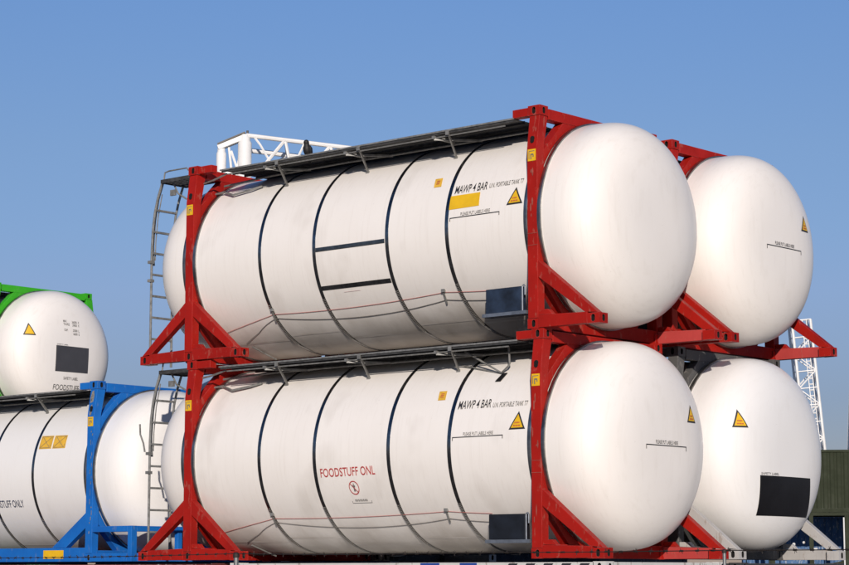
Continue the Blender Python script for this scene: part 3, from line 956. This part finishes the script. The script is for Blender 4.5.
G1 = 'red framed tank containers'
Z2 = H+0.0
def scrapes(t, seed):
    rnd = random.Random(seed)
    for k in range(7):
        bm = bmesh.new()
        x = L-0.15+rnd.uniform(0.01, 0.10); z = rnd.choice([rnd.uniform(1.2, 2.0), rnd.uniform(0.3, 1.9)]); w = rnd.uniform(0.012, 0.04); h = rnd.uniform(0.03, 0.16)
        n = 8
        pts = [(x+w*(0.5+rnd.uniform(0.3, 0.5)*math.cos(2*PI*i/n)), z+h*(0.5+rnd.uniform(0.3, 0.5)*math.sin(2*PI*i/n))) for i in range(n)]
        bm.faces.new([bm.verts.new((a, -0.0020-0.0002*k, b)) for a, b in pts])
        link('scraped_paint', bm, M['scrape_red'], t)
    for z in (1.12, 0.98):
        bm = bmesh.new(); box(bm, L-0.149, L-0.001, -0.004, -0.0008, z, z+0.006)
        link('weld_seam', bm, M['scrape_red'], t)

tank_container((0, 0, Z2), M['red'], M['red_pale'], M['white'],
    'red framed white tank container with a yellow patch, upper one of the front stack', G1, extras=extras_upper)
tank_container((0.05, -0.02, 0), M['red'], M['red_pale'], M['white'],
    'red framed white tank container with red FOODSTUFF ONL lettering, lower one of the front stack', G1, extras=extras_lower, dz=-0.012, handrail=True, hook=True)
Y2 = 2.733
tank_container((0, Y2, Z2), M['red'], M['red_pale'], M['white'],
    'red framed white tank container at the far right, resting on the grey framed one', G1, extras=extras_second_upper)
tank_container((0.05, Y2-0.01, 0), M['grey_shaded'], M['grey'], M['white_cool'],
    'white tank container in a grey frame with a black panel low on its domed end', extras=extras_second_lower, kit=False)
tank_container((-9.208, 1.11, 0), M['blue'], M['blue'], M['white_cool'],
    'white tank container in a scratched blue frame with two orange stickers, at the left', feet='none', extras=extras_blue, kit=False)
tank_container((-17.468, 5.51, Z2), M['green'], M['green'], M['white'],
    'bright green framed white tank container with a dark grey panel on its end', feet='none', extras=extras_green, kit=False)

# ------------------------------------------------------------------ box containers that carry the stacks
GZ = -2.66
def box_container(loc, length, paint, label, group=None, marks=None, height=2.6, width=2.44, rail=None, openings=True):
    t = empty('box_container', loc, label, 'container', group)
    bm = bmesh.new()
    def corr(y, s):
        n = int(length/0.28); xs = [(0.16, 0)]
        step = (length-0.32)/n
        for i in range(n):
            a = 0.16+i*step
            xs += [(a+step*0.15, 0), (a+step*0.35, 0.035), (a+step*0.75, 0.035), (a+step*0.95, 0)]
        xs.append((length-0.16, 0))
        v = [(bm.verts.new((x, y+s*(0.05-d*1.0), 0.15)), bm.verts.new((x, y+s*(0.05-d*1.0), height-0.12))) for x, d in xs]
        for p, q in zip(v, v[1:]): bm.faces.new((p[0], q[0], q[1], p[1]))
    corr(0.0, 1); corr(width, -1)
    box(bm, 0.05, length-0.05, 0.05, width-0.05, 0.12, 0.16)
    box(bm, 0.02, 0.06, 0.12, width-0.12, 0.12, height-0.1)
    box(bm, length-0.06, length-0.02, 0.12, width-0.12, 0.12, height-0.1)
    # roof with pressed ribs
    box(bm, 0.06, length-0.06, 0.06, width-0.06, height-0.045, height-0.03)
    n = int(length/0.45)
    for i in range(n):
        x = 0.2+(length-0.4)*i/n
        box(bm, x, x+0.2, 0.12, width-0.12, height-0.0301, height-0.012)
    wall = link('wall', bm, paint, t)
    bm = bmesh.new()
    for y in (0.0, width-0.08):
        box(bm, 0.17, length-0.17, y, y+0.08, height-0.105, height-0.008)
        box(bm, 0.17, length-0.17, y, y+0.08, 0.0, 0.15)
    for x in (0.0, length-0.1):
        box(bm, x+0.004, x+0.096, 0.16, width-0.16, height-0.105, height-0.008)
        box(bm, x+0.004, x+0.096, 0.16, width-0.16, 0.0, 0.15)
    for x in (0.0, length-0.12):
        for y in (0.0, width-0.12): box(bm, x+0.004, x+0.116, y+0.004, y+0.116, 0.119, height-0.119)
    link('frame', bm, rail or paint, t)
    for x, sx in ((0.0, -1), (length-0.178, 1)):
        for y, sy in ((0.0, -1), (width-0.162, 1)):
            for z in (0.0, height-0.118):
                link('corner_casting', casting_bm(x, y, z, sx, sy), [rail or paint, M['hole']], t)
    if marks: marks(t, length, width, height)
    return t

def hazard(t, length, width, height):
    bm = bmesh.new()
    # black and white hazard chevrons near the right end of the top rail, blue label stripes further left
    for k in range(5):
        x = length-1.45+k*0.26
        prism(bm, [(x, height-0.11), (x+0.13, height-0.11), (x+0.19, height-0.02), (x+0.06, height-0.02)], 1, -0.004, 0.002, 0)
    link('hazard_stripes', bm, M['ink'], t)
    bm = bmesh.new()
    for a, b in ((3.30, 3.60), (3.92, 4.18)):
        box(bm, a, b, -0.004, 0.002, height-0.055, height-0.012)
    link('blue_label', bm, M['label_blue'], t)

def faded_words(t, length, width, height):
    bm = bmesh.new()
    x = 1.6
    while x < length-0.5:
        w = random.uniform(0.05, 0.16)
        box(bm, x, x+w, -0.004, 0.002, height-0.085, height-0.02)
        x += w+random.uniform(0.03, 0.12)
        if random.random() < 0.15: x += 0.4
    link('worn_marks', bm, M['base_white'], t)

BG = 'box containers under the tank stacks'
box_container((0.92, 0.02, GZ), 6.058, M['base_white'], 'white box container with hazard stripes under the front stack of red framed tanks', BG, hazard, height=2.625)
box_container((-5.35, 0.05, GZ), 6.058, M['base_red'], 'maroon box container with worn white marks under the front far end of the red stack', BG, faded_words, height=2.62)
box_container((0.92, Y2+0.05, GZ), 6.058, M['base_dark'], 'charcoal box container under the grey framed tank', BG, height=2.62)
box_container((-5.35, Y2+0.05, GZ), 6.058, M['base_red'], 'maroon box container hidden beneath the rear far stack', BG, height=2.62)
box_container((-11.7, 1.15, GZ), 6.058, M['base_green'], 'dark green box container under the blue framed tank', BG, height=2.64)
box_container((-17.95, 1.15, GZ), 6.058, M['base_green'], 'dark green box container at the far left beneath the blue framed tank', BG, height=2.64)
box_container((-17.47, 5.55, 0.0), 6.058, M['base_dark'], 'charcoal box container directly under the green framed tank', None, height=2.62)
box_container((-17.47, 5.55, GZ), 6.058, M['base_dark'], 'charcoal box container on the ground below the green framed tank', None, height=2.62)
box_container((-11.2, 8.0, -1.75), 12.19, M['base_dark'], 'long low charcoal container seen behind the feet of the blue tank', None, height=2.59)

# ------------------------------------------------------------------ ground
bm = bmesh.new()
s = 3000
bm.faces.new([bm.verts.new(p) for p in ((-s, -s, GZ-0.005), (s, -s, GZ-0.005), (s, s, GZ-0.005), (-s, s, GZ-0.005))])
m, nt, b = new_mat('yard_asphalt')
n1 = noise(nt, 0.25, 6, 0.6); r1 = ramp(nt, n1.outputs[0], 0.35, 0.7, (0.12, 0.108, 0.094, 1), (0.19, 0.17, 0.145, 1))
n2 = noise(nt, 30, 3, 0.6)
c = mixc(nt, 0.3, r1.outputs[0], n2.outputs[0])
nt.links.new(r1.outputs[0], b.inputs['Base Color']); b.inputs['Roughness'].default_value = 0.9
g = link('ground', bm, m); tag(g, kind='structure')

# ------------------------------------------------------------------ barbed wire fence in front
WP = [(4.6, -8.50, -0.05), (6.76, -8.65, -0.049), (7.34, -8.69, -0.046), (8.64, -8.86, -0.047), (9.59, -9.0, -0.041), (10.56, -9.15, -0.034),
      (11.42, -9.29, -0.046), (12.32, -9.41, -0.048), (13.24, -9.52, -0.046), (14.0, -9.60, -0.047), (14.89, -9.72, -0.046), (15.8, -9.86, -0.049), (17.5, -10.1, -0.05), (19.2, -10.35, -0.045)]
F0 = Vector((10.56, -9.15, GZ))
FW = empty('barbed_wire_fence', F0, 'dark barbed wire stretched on thin grey steel posts along the bottom edge', 'fence')
for dz, nm in ((0, 'barbed_wire'), (-0.28, 'barbed_wire'), (-0.56, 'barbed_wire')):
    bm = bmesh.new()
    P = [Vector(p)+Vector((0, 0, dz))-F0 for p in WP]
    fine = []
    for a, b in zip(P, P[1:]):
        for k in range(4): fine.append(a.lerp(b, k/4))
    fine.append(P[-1])
    tube(bm, fine, 0.0028, 5)
    tot = 0.0
    for a, b in zip(fine, fine[1:]):
        seg = (b-a).length
        while tot < seg:
            c = a.lerp(b, tot/seg)
            d = (b-a).normalized()
            for q in range(4):
                ang = random.uniform(0, 2*PI)
                v = Vector((d.x*0.15, d.y*0.15, 0))*random.choice((-1, 1))+Vector((-d.y*math.cos(ang), d.x*math.cos(ang), math.sin(ang)))
                tube(bm, [c-v*0.004, c+v*0.018], 0.0016, 4)
            tube(bm, [c-d*0.012, c+d*0.012], 0.0055, 5)
            tot += 0.115
        tot -= seg
    link(nm, bm, M['wire'], FW)
for x, y, rp in ((6.3, -8.60, 0.017), (10.56, -9.15, 0.017), (14.96, -9.74, 0.010), (19.15, -10.34, 0.017)):
    bm = bmesh.new()
    p = Vector((x, y, GZ))-F0
    tube(bm, [p, p+Vector((0, 0, 2.605))], rp, 10)
    po = link('fence_post', bm, M['fence'], FW, smooth=True)
    bm = bmesh.new()
    q = p+Vector((0, 0, 2.60))
    k = rp/0.017
    tube(bm, [q, q+Vector((0, 0, 0.012*k)), q+Vector((0, 0, 0.028*k)), q+Vector((0, 0, 0.036*k))], [0.022*k, 0.024*k, 0.020*k, 0.008*k], 10)
    link('post_cap', bm, M['wire'], po, smooth=True)

# ------------------------------------------------------------------ bird on the walkway
def blob(bm, rows, n=14):
    """closed surface through elliptical sections (centre, forward radius, side radius)"""
    rings = []
    for (x, y, z, a, b) in rows:
        rings.append([bm.verts.new((x+a*math.cos(2*PI*k/n), y+b*math.sin(2*PI*k/n), z)) for k in range(n)])
    for p, q in zip(rings, rings[1:]):
        for k in range(n): bm.faces.new((p[k], p[(k+1)%n], q[(k+1)%n], q[k]))
    bm.faces.new(rings[0][::-1]); bm.faces.new(rings[-1])
deckz = Z2+H-0.109
bird = empty('bird', (2.04, 0.25, deckz), 'black bird perched on the edge of the upper front walkway', 'bird', rz=math.radians(-75))
bird.scale = (1.02, 1.02, 1.02)
bm = bmesh.new()
# upright perching body: breast forward (+x), back sloping to the tail
blob(bm, [(-0.020, 0, 0.030, 0.012, 0.014), (-0.016, 0, 0.045, 0.034, 0.034), (-0.008, 0, 0.075, 0.050, 0.047), (0.0, 0, 0.110, 0.055, 0.053),
          (0.006, 0, 0.145, 0.050, 0.050), (0.012, 0, 0.172, 0.036, 0.036), (0.018, 0, 0.188, 0.037, 0.036), (0.022, 0, 0.206, 0.040, 0.037),
          (0.023, 0, 0.224, 0.036, 0.033), (0.021, 0, 0.238, 0.022, 0.020), (0.020, 0, 0.243, 0.006, 0.006)], 18)
o = link('body', bm, M['feather'], bird, smooth='all')
sm = o.modifiers.new('smooth', 'SUBSURF'); sm.levels = 1; sm.render_levels = 2
for sgn in (-1, 1):
    bm = bmesh.new()
    blob(bm, [(-0.055, sgn*0.020, 0.000, 0.006, 0.004), (-0.045, sgn*0.034, 0.040, 0.020, 0.008), (-0.028, sgn*0.047, 0.090, 0.034, 0.011), (-0.012, sgn*0.050, 0.140, 0.030, 0.011), (0.002, sgn*0.040, 0.168, 0.012, 0.008)], 12)
    link('wing', bm, M['feather'], bird, smooth='all')
    bm = bmesh.new()
    tube(bm, [(-0.005, sgn*0.018, 0.045), (-0.002, sgn*0.018, 0.004)], 0.0035, 6)
    for a in (-0.5, 0, 0.5, PI): tube(bm, [(-0.002, sgn*0.018, 0.004), (-0.002+0.026*math.cos(a), sgn*0.018+0.026*math.sin(a), 0.003)], 0.0028, 5)
    link('leg', bm, M['beak'], bird)
bm = bmesh.new()
bar(bm, (-0.045, 0, 0.035), (-0.085, 0, -0.055), 0.035, 0.009)
link('tail', bm, M['feather'], bird, bevel=0.003)
bm = bmesh.new()
tube(bm, [(0.046, 0, 0.213), (0.062, 0, 0.211), (0.078, 0, 0.203)], [0.010, 0.007, 0.001], 8)
link('beak', bm, M['beak'], bird, smooth=True)

# ------------------------------------------------------------------ lattice crane behind the upper front tank
def truss(bm, A, B, wu, wd, rc, rl, bays, up=None, wu1=None):
    """four chords from A to B with lacing on all sides; wu width, wd depth"""
    A, B = Vector(A), Vector(B)
    d = (B-A).normalized()
    s = d.cross(Vector((0, 0, 1))).normalized(); u = s.cross(d).normalized()
    wu1 = wu1 if wu1 is not None else wu
    def node(t, i, j):
        w = wu*(1-t)+wu1*t
        k = w/wu
        return A.lerp(B, t)+s*(w/2*i)+u*(wd*k/2*j)
    for i in (-1, 1):
        for j in (-1, 1): tube(bm, [node(0, i, j), node(1, i, j)], rc, 8)
    for k in range(bays):
        t0, t1 = k/bays, (k+1)/bays
        f = 1 if k % 2 else -1
        for j in (-1, 1): tube(bm, [node(t0, f, j), node(t1, -f, j)], rl, 6)
        for i in (-1, 1): tube(bm, [node(t0, i, f), node(t1, i, -f)], rl, 6)
        for j in (-1, 1): tube(bm, [node(t1, -1, j), node(t1, 1, j)], rl, 6)
        for i in (-1, 1): tube(bm, [node(t1, i, -1), node(t1, i, 1)], rl, 6)
CB = Vector((-42.85, 41.6, GZ))
crane = empty('lattice_crane', CB, 'big white crane with two thick columns, its boom rising behind the upper front tank', 'crane')
cr = lambda p: Vector(p)-CB
# direction to the right in the picture / away, at the crane
rx = Vector((math.cos(YAW), math.sin(YAW), 0))
fx = Vector((-math.sin(YAW), math.cos(YAW), 0))
c1 = Vector((-43.13, 41.40, 0)); c2 = Vector((-42.40, 42.05, 0))
for c, top, r in ((c1, 17.52, 0.21), (c2, 17.98, 0.29)):
    bm = bmesh.new()
    b0 = cr((c.x, c.y, GZ)); t0 = cr((c.x, c.y, top))
    tube(bm, [b0, t0-Vector((0, 0, 0.35)), t0-Vector((0, 0, 0.25)), t0], [r, r, r*0.8, r*0.75], 20)
    link('column', bm, M['crane'], crane, smooth=True)
bm = bmesh.new()
bar(bm, cr((c1.x-0.1, c1.y-0.1, 17.42)), cr((c2.x+0.02, c2.y+0.02, 17.90)), 0.36, 0.22)
link('head_beam', bm, M['crane'], crane, bevel=0.03)
bm = bmesh.new()
bar(bm, cr((c1.x-0.1, c1.y-0.12, 17.56)), cr((c2.x+0.03, c2.y+0.0, 18.06)), 0.42, 0.06)
tube(bm, [cr((c2.x+0.1, c2.y+0.05, 17.9)), cr((c2.x+0.1, c2.y+0.05, 18.16))], 0.05, 8)
link('head_plate', bm, M['crane_dark'], crane)
bm = bmesh.new()
for a, b in (((0.32, 17.45), (0.52, 15.8)), ((0.78, 17.15), (0.60, 15.9)), ((0.42, 17.3), (0.70, 16.5))):
    p = c1.lerp(c2, a[0]); q = c1.lerp(c2, b[0])
    tube(bm, [cr((p.x, p.y, a[1])), cr((q.x, q.y, b[1]))], 0.055, 6)
bar(bm, cr((c1.x, c1.y, 16.35)), cr((c2.x, c2.y, 16.35)), 0.12, 0.12)
link('lacing', bm, M['crane'], crane)
# boom: four chords running to the right and slightly down
A1 = Vector((-42.30, 42.04, 17.95)); B1 = Vector((-31.0, 52.2, 16.1))
dd = (B1-A1).normalized()
bm = bmesh.new()
off = fx*1.1
low = Vector((0, 0, -1.30))
tube(bm, [cr(A1), cr(B1)], 0.095, 8)
tube(bm, [cr(A1+off+Vector((0, 0, -0.42))), cr(B1+off+Vector((0, 0, -0.42)))], 0.105, 8)
tube(bm, [cr(A1+low), cr(B1+low)], 0.085, 8)
tube(bm, [cr(A1+off+low), cr(B1+off+low)], 0.085, 8)
link('boom_chord', bm, M['crane'], crane, smooth=True)
bm = bmesh.new()
n = 8
for k in range(n):
    t0, t1 = (k+0.35)/n, (k+0.85)/n; t2 = (k+1.0)/n
    tube(bm, [cr(A1.lerp(B1, t1)), cr(A1.lerp(B1, t0)+low)], 0.075, 6)
    tube(bm, [cr(A1.lerp(B1, t1)), cr(A1.lerp(B1, t2)+low)], 0.065, 6)
    tube(bm, [cr(A1.lerp(B1, t1)), cr(A1.lerp(B1, t1)+off+Vector((0, 0, -0.42)))], 0.045, 6)
    tube(bm, [cr(A1.lerp(B1, t1)+off+Vector((0, 0, -0.42))), cr(A1.lerp(B1, t0)+off+low)], 0.055, 6)
# short bent struts near the head of the boom
for t0, t1, q in ((0.02, 0.075, 0), (0.16, 0.125, 0), (0.20, 0.235, 1), (0.30, 0.27, 1)):
    a = A1.lerp(B1, t0)+(off+Vector((0, 0, -0.42)) if q else Vector())
    b = A1.lerp(B1, t1)+(off if q else Vector())+low*0.95
    tube(bm, [cr(a), cr(a.lerp(b, 0.3)+Vector((0.04, 0, 0.03))), cr(b)], 0.05, 6)
link('boom_lacing', bm, M['crane'], crane)

# ------------------------------------------------------------------ distant lattice masts at the right
def mast(P0, P1, w0, w1, bays, label, base):
    t = empty('lattice_mast', base, label, 'crane', 'white lattice crane masts in the distance')
    bv = Vector(base)
    bm = bmesh.new()
    A, B = Vector(P0)-bv, Vector(P1)-bv
    d = (B-A).normalized(); s = d.cross(fx).normalized(); u = s.cross(d).normalized()
    def nd(tt, i, j):
        w = w0*(1-tt)+w1*tt
        return A.lerp(B, tt)+s*(w/2*i)+u*(w/2*j)
    for i in (-1, 1):
        for j in (-1, 1): tube(bm, [nd(0, i, j), nd(1, i, j)], 0.10, 6)
    link('chord', bm, M['crane'], t)
    bm = bmesh.new()
    for k in range(bays):
        t0, t1 = k/bays, (k+1)/bays; f = 1 if k % 2 else -1
        for j in (-1, 1):
            tube(bm, [nd(t0, f, j), nd(t1, -f, j)], 0.050, 5)
            tube(bm, [nd(t1, -1, j), nd(t1, 1, j)], 0.045, 5)
        for i in (-1, 1):
            tube(bm, [nd(t0, i, f), nd(t1, i, -f)], 0.050, 5)
            tube(bm, [nd(t1, i, -1), nd(t1, i, 1)], 0.045, 5)
    link('lacing', bm, M['crane'], t)
    # rungs of the climbing ladder on one face
    bm = bmesh.new()
    for k in range(int((B-A).length/0.4)):
        tt = k*0.4/(B-A).length
        p = nd(tt, -0.55, -1); q = nd(tt, -0.1, -1)
        tube(bm, [p, q], 0.05, 4)
    for i in (-0.55, -0.1): tube(bm, [nd(0, i, -1), nd(1, i, -1)], 0.04, 4)
    link('climbing_ladder', bm, M['crane'], t)
    return t
mast((-56.48, 112.32, GZ), (-57.08, 110.0, 17.3), 1.35, 1.3, 17, 'white lattice mast leaning left behind the right tanks and the olive container', (-56.45, 112.3, GZ))
mast((-54.95, 113.05, GZ), (-53.8, 113.0, 16.0), 1.5, 1.3, 12, 'white lattice mast cut off by the right edge of the picture', (-54.95, 113.05, GZ))

# ------------------------------------------------------------------ olive container on an open rack, blue container behind
OL = Vector((-25.7, 55.6, GZ))
ang = YAW-0.12
rack = empty('open_rack', OL, 'olive open frame rack with upright posts under the olive container', 'rack', rz=ang)
def post(x, y, w=0.17):
    bm = bmesh.new(); box(bm, x, x+w, y, y+w, 0.0, 4.93); link('post', bm, M['olive'], rack, bevel=0.01)
for x in (0.0, 1.55, 2.97, 3.62, 4.4, 5.3, 7.2, 9.2, 11.2, 12.0): post(x, 0.02)
for x in (0.0, 4.0, 8.0, 12.0): post(x, 2.2)
bm = bmesh.new()
for y in (0.0, 2.2):
    box(bm, 0.17, 12.0, y+0.01, y+0.16, 4.80, 4.925)
    box(bm, 0.0, 12.2, y+0.0, y+0.20, 2.45, 2.66)
for x in (0.0, 12.0): box(bm, x+0.01, x+0.16, 0.2, 2.2, 4.80, 4.92)
box(bm, 0.2, 12.0, 0.2, 2.2, 2.45, 2.5)
bar(bm, (3.80, 0.06, 4.70), (4.35, 0.06, 2.70), 0.09, 0.13)
bar(bm, (1.7, 0.06, 2.7), (2.95, 0.06, 2.95), 0.08, 0.10)
link('rack_frame', bm, M['olive'], rack)
bm = bmesh.new()
tube(bm, [(3.80, -0.05, 4.30), (4.0, -0.05, 4.20), (4.15, -0.05, 4.00), (4.17, -0.05, 3.10)], 0.045, 6)
tube(bm, [(2.93, -0.04, 4.72), (2.93, -0.04, 2.75)], 0.03, 6)
tube(bm, [(3.4, -0.04, 3.02), (4.3, -0.04, 3.02)], 0.02, 6)
link('lashing_rod', bm, M['crane'], rack)
oc = box_container(tuple(OL+Vector((0, 0, 4.935))), 12.19, M['olive'], 'olive green box container with shallow ribs at the right edge', None, height=2.52)
oc.rotation_euler = (0, 0, ang)
def vec(a, x, y, z): return OL+Vector((math.cos(a)*x-math.sin(a)*y, math.sin(a)*x+math.cos(a)*y, z))
bc = box_container(tuple(vec(ang, -1.0, 4.5, 2.61)), 12.19, M['blue_old'], 'weathered blue container seen between the olive posts', None, height=2.30)
bc.rotation_euler = (0, 0, ang)
bc2 = box_container(tuple(vec(ang, -1.0, 4.5, 0)), 12.19, M['blue_old'], 'blue container on the ground behind the olive rack', None, height=2.6)
bc2.rotation_euler = (0, 0, ang)
drum = empty('machine', tuple(vec(ang, 0.4, 0.5, 2.51)), 'blue machinery with small white fittings standing on the open olive rack', 'machine', rz=ang)
bm = bmesh.new()
box(bm, 0.0, 1.2, 0.1, 1.2, 0.0, 0.55); box(bm, 0.15, 0.9, 0.2, 1.1, 0.55, 1.0)
link('housing', bm, M['blue_old'], drum, bevel=0.04)
bm = bmesh.new()
for x, z, r in ((0.95, 1.22, 0.05), (0.55, 1.15, 0.06)):
    tube(bm, [(x, -0.02, z), (x, 0.30, z)], r, 14)
box(bm, 1.3, 1.5, 0.1, 0.6, 0.9, 1.0)
link('fittings', bm, M['base_white'], drum, smooth=True)
